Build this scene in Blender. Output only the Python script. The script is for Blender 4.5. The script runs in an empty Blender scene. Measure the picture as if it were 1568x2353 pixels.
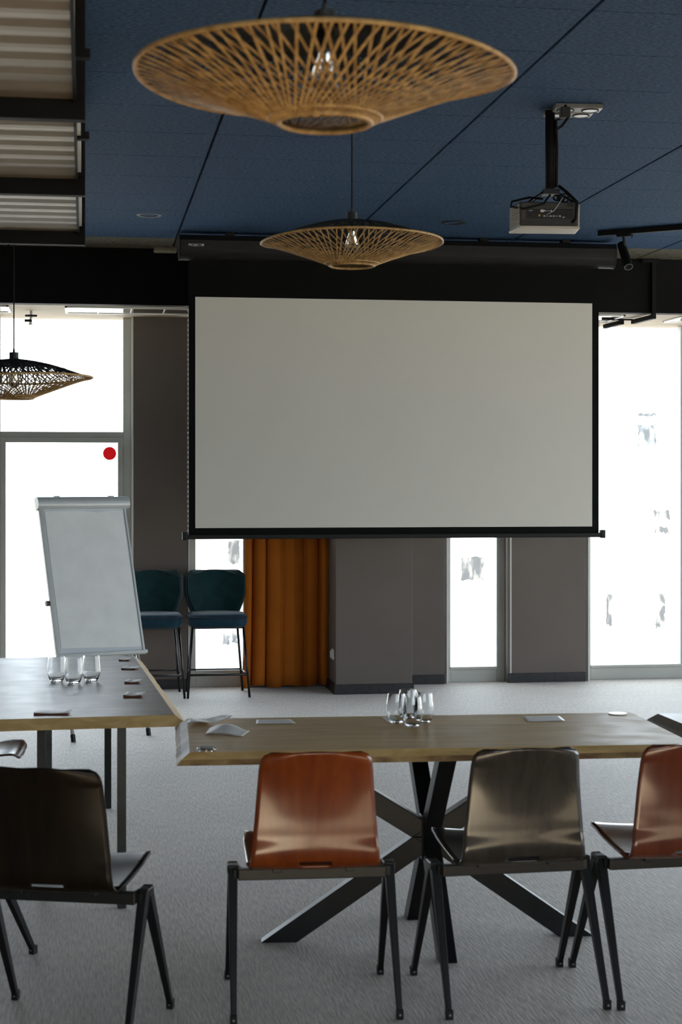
import bpy, bmesh, math, random
from mathutils import Vector, Matrix
random.seed(7)
sc = bpy.context.scene
C = sc.collection

# ------------------------------------------------------------------ camera, light, exposure
FPX, HOR, CAMH = 3840.0, 1107.0, 1.656           # focal length in pixels, horizon row, eye height
PHI = math.atan(589.0 / FPX)                      # the room's depth axis lies this far left of the lens axis
SP, CP = math.sin(PHI), math.cos(PHI)

cam_d = bpy.data.cameras.new('camera'); cam = bpy.data.objects.new('camera', cam_d); C.objects.link(cam)
cam_d.sensor_fit = 'VERTICAL'; cam_d.sensor_height = 36.0; cam_d.sensor_width = 24.0
cam_d.lens = FPX / 2353.0 * 36.0
cam_d.shift_y = -(2353.0 / 2 - HOR) / 2353.0
cam_d.clip_start = 0.05; cam_d.clip_end = 400
cam.location = (0, 0, CAMH); cam.rotation_euler = (math.pi / 2, 0, -PHI)
cam_d.dof.use_dof = True; cam_d.dof.focus_distance = 10.5; cam_d.dof.aperture_fstop = 6.3
sc.camera = cam
sc.cycles.max_bounces = 8; sc.cycles.transmission_bounces = 8; sc.cycles.adaptive_threshold = 0.015

sc.view_settings.view_transform = 'Standard'; sc.view_settings.look = 'None'
sc.view_settings.gamma = 1.0; sc.view_settings.use_curve_mapping = False
sc.view_settings.exposure = 0.74

world = bpy.data.worlds.new('sky'); sc.world = world; world.use_nodes = True
bg = world.node_tree.nodes['Background']
bg.inputs[0].default_value = (0.80, 0.89, 1.0, 1); bg.inputs[1].default_value = 3.6

sun_d = bpy.data.lights.new('sun', 'SUN'); sun = bpy.data.objects.new('sun', sun_d); C.objects.link(sun)
sun_d.energy = 17.0; sun_d.angle = 0.02; sun_d.color = (1.0, 0.82, 0.58)
sun.location = (2, -6, 8)
sun.rotation_euler = Vector((0.14, 0.86, -0.44)).to_track_quat('-Z', 'Y').to_euler()

def portal(name, loc, sx, sy, direction):
    d = bpy.data.lights.new(name, 'AREA'); o = bpy.data.objects.new(name, d); C.objects.link(o)
    d.shape = 'RECTANGLE'; d.size = sx; d.size_y = sy; d.cycles.is_portal = True
    o.location = loc; o.rotation_euler = Vector(direction).to_track_quat('-Z', 'Y').to_euler()

# ------------------------------------------------------------------ pixel helpers (a pixel gives a direction only)
def cw(cx, cd, z=0.0):                            # metres right of / ahead of the eye -> room axes
    return Vector((cx * CP + cd * SP, -cx * SP + cd * CP, z))
def at_z(px, py, z):                              # the point of height z under a pixel
    d = (CAMH - z) * FPX / (py - HOR)
    return cw((px - 784) / FPX * d, d, z)
def at_d(px, py, d):
    return cw((px - 784) / FPX * d, d, CAMH + (HOR - py) / FPX * d)
def dY(px, Y):
    return Y / (CP - (px - 784) / FPX * SP)
def XY(px, Y):                                    # room x of a pixel column on the plane y = Y
    d = dY(px, Y); return d * ((px - 784) / FPX * CP + SP)
def ZY(px, py, Y):
    return CAMH + (HOR - py) / FPX * dY(px, Y)

# ------------------------------------------------------------------ materials
MATS = {}
def mat(name, col, rough=0.5, metal=0.0, noise=None, bump=None, coat=0.0, spec=0.5, stretch=(1, 1, 1), trans=0.0, sheen=0.0):
    """noise=(scale, darker/lighter factor, detail) varies the colour, bump=(scale, strength)."""
    m = bpy.data.materials.new(name); m.use_nodes = True; MATS[name] = m
    nt = m.node_tree; p = nt.nodes['Principled BSDF']
    p.inputs['Base Color'].default_value = (*col, 1); p.inputs['Roughness'].default_value = rough
    p.inputs['Metallic'].default_value = metal; p.inputs['Coat Weight'].default_value = coat
    p.inputs['Coat Roughness'].default_value = 0.12
    p.inputs['Specular IOR Level'].default_value = spec; p.inputs['Transmission Weight'].default_value = trans
    if sheen:
        p.inputs['Sheen Weight'].default_value = sheen; p.inputs['Sheen Roughness'].default_value = 0.35
    if noise or bump:
        tc = nt.nodes.new('ShaderNodeTexCoord'); mp = nt.nodes.new('ShaderNodeMapping')
        mp.inputs['Scale'].default_value = stretch; nt.links.new(tc.outputs['Object'], mp.inputs[0])
    if noise:
        n = nt.nodes.new('ShaderNodeTexNoise'); n.inputs['Scale'].default_value = noise[0]
        n.inputs['Detail'].default_value = noise[2] if len(noise) > 2 else 4
        nt.links.new(mp.outputs[0], n.inputs['Vector'])
        r = nt.nodes.new('ShaderNodeValToRGB'); r.color_ramp.elements[0].position = 0.3; r.color_ramp.elements[1].position = 0.7
        k = noise[1]
        r.color_ramp.elements[0].color = (*[c * (1 - k) for c in col], 1)
        r.color_ramp.elements[1].color = (*[min(1, c * (1 + k)) for c in col], 1)
        nt.links.new(n.outputs['Fac'], r.inputs[0]); nt.links.new(r.outputs[0], p.inputs['Base Color'])
    if bump:
        b = nt.nodes.new('ShaderNodeTexNoise'); b.inputs['Scale'].default_value = bump[0]; b.inputs['Detail'].default_value = 3
        nt.links.new(mp.outputs[0], b.inputs['Vector'])
        bn = nt.nodes.new('ShaderNodeBump'); bn.inputs['Strength'].default_value = bump[1]; bn.inputs['Distance'].default_value = 0.004
        nt.links.new(b.outputs['Fac'], bn.inputs['Height']); nt.links.new(bn.outputs[0], p.inputs['Normal'])
    return m

def wood(name, dark, light, rough, scale=(1, 14, 14), coat=0.0, wscale=2.2, spec=0.5, coat_r=0.1):
    m = bpy.data.materials.new(name); m.use_nodes = True; MATS[name] = m
    nt = m.node_tree; p = nt.nodes['Principled BSDF']
    tc = nt.nodes.new('ShaderNodeTexCoord'); mp = nt.nodes.new('ShaderNodeMapping'); mp.inputs['Scale'].default_value = scale
    nt.links.new(tc.outputs['Object'], mp.inputs[0])
    n = nt.nodes.new('ShaderNodeTexNoise'); n.inputs['Scale'].default_value = wscale; n.inputs['Detail'].default_value = 8; n.inputs['Distortion'].default_value = 0.6
    nt.links.new(mp.outputs[0], n.inputs['Vector'])
    r = nt.nodes.new('ShaderNodeValToRGB'); r.color_ramp.elements[0].position = 0.32; r.color_ramp.elements[1].position = 0.68
    r.color_ramp.elements[0].color = (*dark, 1); r.color_ramp.elements[1].color = (*light, 1)
    nt.links.new(n.outputs['Fac'], r.inputs[0]); nt.links.new(r.outputs[0], p.inputs['Base Color'])
    p.inputs['Coat Weight'].default_value = coat; p.inputs['Coat Roughness'].default_value = coat_r; p.inputs['Specular IOR Level'].default_value = spec
    n2 = nt.nodes.new('ShaderNodeTexNoise'); n2.inputs['Scale'].default_value = 9; n2.inputs['Detail'].default_value = 5
    nt.links.new(tc.outputs['Object'], n2.inputs['Vector'])
    mr = nt.nodes.new('ShaderNodeMapRange'); mr.inputs['To Min'].default_value = rough * 0.75; mr.inputs['To Max'].default_value = rough * 1.35
    nt.links.new(n2.outputs['Fac'], mr.inputs['Value']); nt.links.new(mr.outputs[0], p.inputs['Roughness'])
    bn = nt.nodes.new('ShaderNodeBump'); bn.inputs['Strength'].default_value = 0.08; bn.inputs['Distance'].default_value = 0.002
    nt.links.new(n.outputs['Fac'], bn.inputs['Height']); nt.links.new(bn.outputs[0], p.inputs['Normal'])
    return m

def carpet_mat():
    m = bpy.data.materials.new('carpet'); m.use_nodes = True
    nt = m.node_tree; p = nt.nodes['Principled BSDF']
    tc = nt.nodes.new('ShaderNodeTexCoord')
    def noise(scale, st, det=3):
        mp = nt.nodes.new('ShaderNodeMapping'); mp.inputs['Scale'].default_value = st; nt.links.new(tc.outputs['Object'], mp.inputs[0])
        n = nt.nodes.new('ShaderNodeTexNoise'); n.inputs['Scale'].default_value = scale; n.inputs['Detail'].default_value = det
        nt.links.new(mp.outputs[0], n.inputs['Vector']); return n
    rib = noise(42, (3.0, 0.30, 1), 5)            # ribbed yarn rows running to the windows
    tuft = noise(170, (1, 1, 1), 2)
    patch = noise(1.3, (1, 1, 1), 5)              # worn, soiled areas
    def ramp(n, a, b, ca, cb):
        r = nt.nodes.new('ShaderNodeValToRGB'); r.color_ramp.elements[0].position = a; r.color_ramp.elements[1].position = b
        r.color_ramp.elements[0].color = (*ca, 1); r.color_ramp.elements[1].color = (*cb, 1); nt.links.new(n.outputs['Fac'], r.inputs[0]); return r
    r1 = ramp(rib, 0.35, 0.66, (0.205, 0.166, 0.120), (0.50, 0.412, 0.312))
    r2 = ramp(tuft, 0.3, 0.7, (0.5, 0.5, 0.5), (1.3, 1.3, 1.3))
    r3 = ramp(patch, 0.3, 0.7, (0.80, 0.78, 0.74), (1.06, 1.06, 1.06))
    def mul(a, b):
        x = nt.nodes.new('ShaderNodeMix'); x.data_type = 'RGBA'; x.blend_type = 'MULTIPLY'; x.inputs[0].default_value = 1
        nt.links.new(a, x.inputs[6]); nt.links.new(b, x.inputs[7]); return x.outputs[2]
    nt.links.new(mul(mul(r1.outputs[0], r2.outputs[0]), r3.outputs[0]), p.inputs['Base Color'])
    p.inputs['Roughness'].default_value = 0.6; p.inputs['Specular IOR Level'].default_value = 0.5
    p.inputs['Sheen Weight'].default_value = 0.5; p.inputs['Sheen Roughness'].default_value = 0.5
    bn = nt.nodes.new('ShaderNodeBump'); bn.inputs['Strength'].default_value = 0.5; bn.inputs['Distance'].default_value = 0.004
    nt.links.new(rib.outputs['Fac'], bn.inputs['Height']); nt.links.new(bn.outputs[0], p.inputs['Normal'])
    return m

def pane_mat(name, tint, gloss=0.06):
    m = bpy.data.materials.new(name); m.use_nodes = True; MATS[name] = m
    nt = m.node_tree; nt.nodes.remove(nt.nodes['Principled BSDF']); out = nt.nodes['Material Output']
    t = nt.nodes.new('ShaderNodeBsdfTransparent'); t.inputs[0].default_value = (*tint, 1)
    g = nt.nodes.new('ShaderNodeBsdfGlossy'); g.inputs['Roughness'].default_value = 0.02
    x = nt.nodes.new('ShaderNodeMixShader'); x.inputs[0].default_value = gloss
    nt.links.new(t.outputs[0], x.inputs[1]); nt.links.new(g.outputs[0], x.inputs[2]); nt.links.new(x.outputs[0], out.inputs[0])
    return m

def residue_mat():
    m = bpy.data.materials.new('glue_residue'); m.use_nodes = True
    nt = m.node_tree; nt.nodes.remove(nt.nodes['Principled BSDF']); out = nt.nodes['Material Output']
    t = nt.nodes.new('ShaderNodeBsdfTransparent'); d = nt.nodes.new('ShaderNodeBsdfTranslucent'); d.inputs[0].default_value = (0.12, 0.12, 0.12, 1)
    tc = nt.nodes.new('ShaderNodeTexCoord'); mp = nt.nodes.new('ShaderNodeMapping'); mp.inputs['Scale'].default_value = (1.6, 1, 0.7)
    n = nt.nodes.new('ShaderNodeTexNoise'); n.inputs['Scale'].default_value = 14; n.inputs['Detail'].default_value = 6
    nt.links.new(tc.outputs['Object'], mp.inputs[0]); nt.links.new(mp.outputs[0], n.inputs['Vector'])
    r = nt.nodes.new('ShaderNodeMapRange'); r.inputs['From Min'].default_value = 0.33; r.inputs['From Max'].default_value = 0.55
    r.inputs['To Min'].default_value = 0.74; r.inputs['To Max'].default_value = 0.97
    nt.links.new(n.outputs['Fac'], r.inputs['Value'])
    x = nt.nodes.new('ShaderNodeMixShader'); nt.links.new(r.outputs[0], x.inputs[0])
    nt.links.new(t.outputs[0], x.inputs[1]); nt.links.new(d.outputs[0], x.inputs[2]); nt.links.new(x.outputs[0], out.inputs[0])
    return m

def cloth_mat(name, col, through, k):
    """thin sheet: a lit side and daylight glowing through"""
    m = bpy.data.materials.new(name); m.use_nodes = True; MATS[name] = m
    nt = m.node_tree; nt.nodes.remove(nt.nodes['Principled BSDF']); out = nt.nodes['Material Output']
    d = nt.nodes.new('ShaderNodeBsdfDiffuse'); tc = nt.nodes.new('ShaderNodeTexCoord')
    n = nt.nodes.new('ShaderNodeTexNoise'); n.inputs['Scale'].default_value = 6; n.inputs['Detail'].default_value = 6
    nt.links.new(tc.outputs['Object'], n.inputs['Vector'])
    r = nt.nodes.new('ShaderNodeValToRGB'); r.color_ramp.elements[0].color = (*[c * .88 for c in col], 1); r.color_ramp.elements[1].color = (*[c * 1.08 for c in col], 1)
    nt.links.new(n.outputs['Fac'], r.inputs[0]); nt.links.new(r.outputs[0], d.inputs[0])
    t = nt.nodes.new('ShaderNodeBsdfTranslucent'); t.inputs[0].default_value = (*through, 1)
    x = nt.nodes.new('ShaderNodeMixShader'); x.inputs[0].default_value = k
    nt.links.new(d.outputs[0], x.inputs[1]); nt.links.new(t.outputs[0], x.inputs[2]); nt.links.new(x.outputs[0], out.inputs[0])
    return m

def glass_mat():
    m = bpy.data.materials.new('drinking_glass'); m.use_nodes = True
    nt = m.node_tree; p = nt.nodes['Principled BSDF']
    p.inputs['Base Color'].default_value = (0.97, 0.98, 0.98, 1); p.inputs['Roughness'].default_value = 0.0
    p.inputs['Transmission Weight'].default_value = 1.0; p.inputs['IOR'].default_value = 1.45
    return m

M_carpet = carpet_mat()
M_ceil = mat('blue_ceiling_board', (0.027, 0.064, 0.130), 0.9, noise=(80, 0.7, 6), bump=(160, 0.9), stretch=(0.6, 1.3, 1), spec=0.2)
M_ceilgrey = mat('bare_ceiling_board', (0.12, 0.11, 0.085), 0.9, noise=(60, 0.5, 6), bump=(140, 0.9), stretch=(0.6, 1.3, 1), spec=0.2)
M_void = mat('joint_shadow_gap', (0.012, 0.018, 0.03), 0.9)
M_black = mat('black_paint', (0.005, 0.005, 0.0052), 0.7, noise=(3, 0.15), spec=0.12)
M_soffit = mat('beige_soffit', (0.42, 0.33, 0.23), 0.7, noise=(2, 0.08))
M_wall = mat('taupe_wall_paint', (0.156, 0.130, 0.112), 0.75, noise=(1.2, 0.09, 6), bump=(90, 0.12))
M_wallroom = mat('grey_room_wall', (0.30, 0.27, 0.24), 0.8, noise=(1.0, 0.06))
M_base = mat('black_skirting', (0.022, 0.022, 0.024), 0.5, noise=(30, 0.4, 6))
M_frame = mat('grey_window_frame', (0.47, 0.475, 0.44), 0.45, noise=(4, 0.05))
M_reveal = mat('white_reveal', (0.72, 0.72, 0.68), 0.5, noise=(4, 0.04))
M_pane = pane_mat('window_pane', (0.97, 0.98, 0.97))
M_resid = residue_mat()
M_red = cloth_mat('red_sticker', (0.70, 0.010, 0.014), (0.17, 0.003, 0.004), 0.7)
M_ground = mat('pale_paving', (0.62, 0.61, 0.58), 0.9, noise=(1.5, 0.1))
M_screenb = mat('black_screen_fabric', (0.006, 0.006, 0.0055), 0.8, noise=(5, 0.1), spec=0.12)
M_screenw = mat('white_screen_vinyl', (0.77, 0.735, 0.655), 0.9, noise=(1.5, 0.012), spec=0.2)
M_casing = mat('black_casing_metal', (0.009, 0.0085, 0.008), 0.55, noise=(3, 0.15), spec=0.3)
M_print = mat('white_print', (0.8, 0.8, 0.8), 0.6, noise=(30, 0.03))
M_steel = mat('black_steel', (0.010, 0.011, 0.012), 0.34, noise=(14, 0.35, 5), spec=0.4)
M_steelg = mat('greenish_black_steel', (0.050, 0.062, 0.062), 0.36, noise=(14, 0.3, 5), spec=0.5)
M_bolt = mat('zinc_bolt', (0.6, 0.6, 0.6), 0.35, 1.0, noise=(20, 0.1))
M_duct = mat('galvanised_duct', (0.30, 0.245, 0.175), 0.5, 0.25, noise=(2.5, 0.1, 4))
M_flange = mat('black_duct_flange', (0.008, 0.008, 0.008), 0.7, noise=(8, 0.2), spec=0.15)
M_mirror = mat('mirror_reflector', (0.93, 0.93, 0.91), 0.06, 1.0, noise=(5, 0.02))
M_alu = mat('aluminium', (0.66, 0.67, 0.66), 0.4, 0.6, noise=(6, 0.06))
M_bamboo = wood('natural_bamboo', (0.30, 0.165, 0.050), (0.60, 0.385, 0.150), 0.5, scale=(6, 6, 6), wscale=6)
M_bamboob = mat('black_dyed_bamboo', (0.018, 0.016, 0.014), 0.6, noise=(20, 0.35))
M_lampblk = mat('black_lamp_holder', (0.02, 0.02, 0.02), 0.5, noise=(10, 0.1))
M_cord = mat('black_cord', (0.007, 0.007, 0.007), 0.7, noise=(40, 0.2), spec=0.2)
M_glass = glass_mat()
M_fil = mat('filament_wire', (0.7, 0.42, 0.15), 0.3, 0.9, noise=(30, 0.1))
M_top = wood('oak_table_top', (0.50, 0.31, 0.110), (0.70, 0.46, 0.19), 0.38, scale=(1.2, 16, 16))
M_topl = wood('walnut_table_top', (0.15, 0.095, 0.06), (0.24, 0.16, 0.10), 0.42, scale=(1.2, 16, 16), coat=0.4, coat_r=0.3)
M_edge = wood('pale_live_edge', (0.60, 0.39, 0.14), (0.86, 0.62, 0.28), 0.5, scale=(3, 9, 9), wscale=3)
M_edgeb = wood('bark_under_edge', (0.12, 0.04, 0.018), (0.72, 0.50, 0.22), 0.55, scale=(5, 5, 5), wscale=1.6)
M_edgew = wood('whitish_end_grain', (0.44, 0.36, 0.31), (0.62, 0.53, 0.47), 0.5, scale=(9, 9, 9), wscale=3)
M_edgep = wood('bare_pale_edge', (0.62, 0.47, 0.31), (0.82, 0.66, 0.46), 0.5, scale=(3, 9, 9), wscale=3)
M_topd = wood('dark_walnut_table', (0.055, 0.037, 0.026), (0.105, 0.075, 0.052), 0.32, scale=(1.2, 16, 16))
M_topdt = wood('walnut_grey_top', (0.14, 0.10, 0.08), (0.24, 0.19, 0.16), 0.28, scale=(1.2, 16, 16))
M_plyo = wood('orange_plywood', (0.17, 0.028, 0.002), (0.25, 0.050, 0.004), 0.20, scale=(9, 9, 1.2), coat=0.6)
M_plyr = wood('red_brown_plywood', (0.11, 0.020, 0.006), (0.16, 0.034, 0.010), 0.20, scale=(9, 9, 1.2), coat=0.7)
M_plyg = wood('grey_brown_plywood', (0.024, 0.019, 0.014), (0.044, 0.036, 0.028), 0.20, scale=(9, 9, 1.2), coat=0.7)
M_plyd = wood('dark_brown_plywood', (0.007, 0.005, 0.003), (0.016, 0.010, 0.005), 0.30, scale=(9, 9, 1.2), coat=0.0, spec=0.2)
M_plym = wood('maroon_plywood', (0.030, 0.008, 0.005), (0.05, 0.012, 0.008), 0.25, scale=(9, 9, 1.2))
M_velvet = mat('teal_velvet', (0.007, 0.034, 0.038), 0.75, noise=(14, 0.25, 5), bump=(300, 0.2), sheen=0.16, spec=0.2)
M_velvets = mat('blue_velvet_seat', (0.009, 0.036, 0.060), 0.75, noise=(14, 0.25, 5), bump=(300, 0.2), sheen=0.25, spec=0.2)
M_piping = mat('dark_piping', (0.006, 0.014, 0.018), 0.7, noise=(30, 0.2))
M_wboard = mat('whiteboard_enamel', (0.70, 0.74, 0.77), 0.22, noise=(3, 0.02))
M_wframe = mat('flipchart_frame', (0.62, 0.64, 0.62), 0.42, 0.25, noise=(5, 0.04))
M_paper = mat('white_paper', (0.90, 0.90, 0.87), 0.38, noise=(8, 0.04), bump=(40, 0.2))
M_cardshade = mat('brown_card_shade', (0.20, 0.062, 0.028), 0.8, noise=(12, 0.15))
M_coaster = mat('white_coaster', (0.86, 0.86, 0.84), 0.2, noise=(8, 0.02))
M_curtain = cloth_mat('orange_curtain', (0.56, 0.17, 0.025), (0.62, 0.24, 0.04), 0.12)
M_projd = mat('dark_projector_plastic', (0.040, 0.036, 0.030), 0.5, noise=(12, 0.15))
M_projl = mat('beige_projector_plastic', (0.55, 0.49, 0.42), 0.4, noise=(12, 0.04))
M_slot = mat('black_socket', (0.008, 0.008, 0.008), 0.6, noise=(12, 0.2))
M_yellow = mat('yellow_jack', (0.55, 0.36, 0.03), 0.4, noise=(12, 0.1))
M_lead = mat('white_lead', (0.6, 0.58, 0.52), 0.5, noise=(12, 0.05))
M_box = mat('olive_beige_plastic', (0.40, 0.38, 0.28), 0.5, noise=(12, 0.06))
M_socket = mat('white_plastic', (0.75, 0.75, 0.72), 0.4, noise=(12, 0.03))
M_plate = mat('dull_metal_plate', (0.20, 0.19, 0.18), 0.35, 0.5, noise=(12, 0.1))
M_grey = mat('grey_plastic', (0.10, 0.105, 0.11), 0.5, noise=(12, 0.1))

# ------------------------------------------------------------------ mesh builder
class MB:
    def __init__(s): s.v = []; s.f = []
    def add(s, vs, fs):
        o = len(s.v); s.v += [tuple(v) for v in vs]; s.f += [tuple(i + o for i in f) for f in fs]; return s
    def box(s, x0, x1, y0, y1, z0, z1):
        vs = [(x, y, z) for z in (z0, z1) for y in (y0, y1) for x in (x0, x1)]
        return s.add(vs, [(0, 2, 3, 1), (4, 5, 7, 6), (0, 1, 5, 4), (2, 6, 7, 3), (0, 4, 6, 2), (1, 3, 7, 5)])
    def bar(s, p0, p1, w, h, w1=None, h1=None, up=(0, 0, 1)):   # box beam between two points, may taper
        p0, p1 = Vector(p0), Vector(p1); t = (p1 - p0).normalized(); u = Vector(up)
        if abs(t.dot(u)) > 0.98: u = Vector((0, 1, 0))
        a = t.cross(u).normalized(); b = a.cross(t).normalized()
        w1 = w if w1 is None else w1; h1 = h if h1 is None else h1
        vs = []
        for p, ww, hh in ((p0, w, h), (p1, w1, h1)):
            for sx, sy in ((-1, -1), (1, -1), (1, 1), (-1, 1)): vs.append(p + a * sx * ww / 2 + b * sy * hh / 2)
        return s.add(vs, [(3, 2, 1, 0), (4, 5, 6, 7), (0, 1, 5, 4), (1, 2, 6, 5), (2, 3, 7, 6), (3, 0, 4, 7)])
    def tube(s, pts, r, n=8, cap=True, r1=None):
        pts = [Vector(p) for p in pts]; k = len(pts); vs = []; ref = None
        for i, p in enumerate(pts):
            t = (pts[min(i + 1, k - 1)] - pts[max(i - 1, 0)]).normalized()
            if ref is None: ref = Vector((0, 0, 1)) if abs(t.z) < 0.9 else Vector((1, 0, 0))
            a = (ref - t * ref.dot(t)).normalized(); b = t.cross(a); ref = a
            rr = r if r1 is None else r + (r1 - r) * i / (k - 1)
            for j in range(n):
                th = 2 * math.pi * j / n; vs.append(p + a * math.cos(th) * rr + b * math.sin(th) * rr)
        fs = [(i * n + j, i * n + (j + 1) % n, (i + 1) * n + (j + 1) % n, (i + 1) * n + j) for i in range(k - 1) for j in range(n)]
        if cap: fs += [tuple(range(n - 1, -1, -1)), tuple((k - 1) * n + j for j in range(n))]
        return s.add(vs, fs)
    def lathe(s, prof, n=32, c=(0, 0, 0), caps=False):
        k = len(prof); vs = [(c[0] + r * math.cos(2 * math.pi * j / n), c[1] + r * math.sin(2 * math.pi * j / n), c[2] + z) for r, z in prof for j in range(n)]
        fs = [(i * n + j, i * n + (j + 1) % n, (i + 1) * n + (j + 1) % n, (i + 1) * n + j) for i in range(k - 1) for j in range(n)]
        if caps: fs += [tuple(range(n - 1, -1, -1)), tuple((k - 1) * n + j for j in range(n))]
        return s.add(vs, fs)
    def frustum(s, lo, hi):                        # two matching outlines -> closed solid
        n = len(lo); vs = list(lo) + list(hi)
        return s.add(vs, [tuple(range(n - 1, -1, -1)), tuple(range(n, 2 * n))] + [(i, (i + 1) % n, n + (i + 1) % n, n + i) for i in range(n)])
    def grid(s, rows, skip=None):
        nu, nv = len(rows), len(rows[0])
        vs = [p for r in rows for p in r]
        fs = [(i * nv + j, i * nv + j + 1, (i + 1) * nv + j + 1, (i + 1) * nv + j) for i in range(nu - 1) for j in range(nv - 1) if not (skip and skip(i, j))]
        return s.add(vs, fs)
    def xf(s, m): s.v = [tuple(m @ Vector(v)) for v in s.v]; return s
    def build(s, name, m, parent=None, smooth=False, bevel=0, solid=0, sub=0, fixn=False):
        me = bpy.data.meshes.new(name); me.from_pydata(s.v, [], s.f); me.materials.append(m)
        if fixn or smooth:
            b = bmesh.new(); b.from_mesh(me); bmesh.ops.recalc_face_normals(b, faces=b.faces); b.to_mesh(me); b.free()
        if smooth:
            for p in me.polygons: p.use_smooth = True
        o = bpy.data.objects.new(name, me); C.objects.link(o); o.parent = parent
        if solid:
            q = o.modifiers.new('thickness', 'SOLIDIFY'); q.thickness = solid; q.offset = 0
        if bevel:
            q = o.modifiers.new('edge', 'BEVEL'); q.width = bevel; q.segments = 2; q.limit_method = 'ANGLE'; q.angle_limit = 0.7
        if sub:
            q = o.modifiers.new('round', 'SUBSURF'); q.levels = sub; q.render_levels = sub
        return o

def tag(o, label, cat, group=None):
    o['label'] = label; o['category'] = cat
    if group: o['group'] = group
    return o
def thing(name, label, cat, loc=(0, 0, 0), rz=0.0, group=None):
    o = bpy.data.objects.new(name, None); o.empty_display_size = 0.1; C.objects.link(o)
    o.location = loc; o.rotation_euler = (0, 0, rz); return tag(o, label, cat, group)
def struct(o, label=None):
    o['kind'] = 'structure'
    if label: o['label'] = label
    return o
def copy_thing(o, label, loc=None, rz=None, parent=None):
    c = o.copy(); C.objects.link(c); c.parent = parent
    if label: c['label'] = label
    if loc is not None: c.location = loc
    if rz is not None: c.rotation_euler = (0, 0, rz)
    for ch in list(o.children): copy_thing(ch, None, parent=c)
    return c
def text_mesh(name, body, size, m, parent, extrude=0.001):
    cu = bpy.data.curves.new(name, 'FONT'); cu.body = body; cu.size = size; cu.extrude = extrude; cu.align_x = 'LEFT'
    t = bpy.data.objects.new(name, cu); C.objects.link(t); bpy.context.view_layer.update()
    me = bpy.data.meshes.new_from_object(t.evaluated_get(bpy.context.evaluated_depsgraph_get()))
    bpy.data.objects.remove(t); bpy.data.curves.remove(cu)
    me.materials.clear(); me.materials.append(m)
    o = bpy.data.objects.new(name, me); C.objects.link(o); o.parent = parent; return o

# ------------------------------------------------------------------ the room shell
YW, YF, YR = 13.40, 13.50, -2.4                    # pier face, window frame face, wall behind the camera
XL, XR = -4.6, 7.6
HC, HS, YFA = 3.39, 2.97, 12.5                     # blue ceiling, lowered soffit, black fascia
fl = struct(MB().box(XL - .3, XR + .3, YR - .3, YW + .4, -0.2, 0.0).build('floor', M_carpet), 'worn grey brown ribbed carpet')
struct(MB().box(-90, 90, -80, 140, -0.5, -0.21).build('ground_outside', M_ground), 'pale paving outside the windows')

ceil = struct(MB().box(XL, XR, YR, YFA + .1, HC + 0.03, HC + 0.2).build('ceiling', M_void), 'deep blue acoustic board ceiling')
PX0, PW, PL = 0.646, 1.2, 0.6
pm = MB().box(0.007, PW - 0.007, 0.0022, PL - 0.0022, 0, 0.03).build('panel', M_ceil, ceil, bevel=0.002)
first = True
yend = 11.94
xs = [PX0 + PW * i for i in range(-5, 7)]
nrow = 15
for x in xs:
    if x + PW > XR or x < XL - .2: continue
    for j in range(nrow):
        y = yend - PL * (j + 1)
        o = pm if first else pm.copy()
        if not first: C.objects.link(o)
        first = False; o.location = (x, y, HC)
    g = MB().box(x + .007, x + PW - .007, yend + .0022, YFA, HC, HC + .03).build('edge_panel', M_ceilgrey, ceil, bevel=0.002)
# behind the camera the same boards go on, out of every view
MB().box(XL, XR, YR, yend - PL * nrow - .003, HC, HC + .03).build('rear_panel_field', M_ceil, ceil)
struct(MB().box(XL, XR, YFA, YFA + .12, HS, HC + .03).build('trim_1', M_black), 'black fascia above the windows')
struct(MB().box(XL, XR, YFA + .12, YW + .3, HS, HS + .2).build('ceiling_soffit', M_soffit), 'beige lowered ceiling strip by the windows')

# window wall: piers between full-height windows
def pier(name, x0, x1, label, y0=YW):
    return struct(MB().box(x0, x1, y0, YW + .28, 0, HS + .02).build(name, M_wall, bevel=0.003), label)
p1 = (XY(306, YW), XY(431, YW)); p2 = (XY(566, YW), XY(1022, YW)); p3 = (XY(1167, YW), XY(1346, YW))
pier('wall_back', *p1, 'narrow dark taupe pier left of the screen')
pier('wall_back.001', *p2, 'taupe wall behind the curtain')
pier('wall_back.002', *p3, 'taupe pier right of the narrow window')
pier('wall_back.003', 6.9, XR, 'taupe wall at the far right'); pier('wall_back.004', XL, -3.4, 'taupe wall at the far left')
colx0, colx1, coly = XY(772, 12.86), XY(948, 12.86), 12.86
col = struct(MB().box(colx0, colx1, coly, YW + .02, 0, HS).build('wall_column', M_wall, bevel=0.003), 'boxed out taupe column under the screen')
def skirt(name, x0, x1, y0):
    return struct(MB().box(x0, x1, y0 - .012, y0 + .004, 0, .078).build(name, M_base, bevel=0.002), 'black skirting board')
skirt('baseboard_back', p1[0], p1[1], YW); skirt('baseboard_back.001', colx1 + .012, p2[1], YW); skirt('baseboard_back.002', p3[0], p3[1], YW)
struct(MB().box(colx0 - .012, colx1 + .012, coly - .012, YW, 0, .078).build('baseboard_column', M_base, bevel=0.002), 'black skirting around the column')

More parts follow.
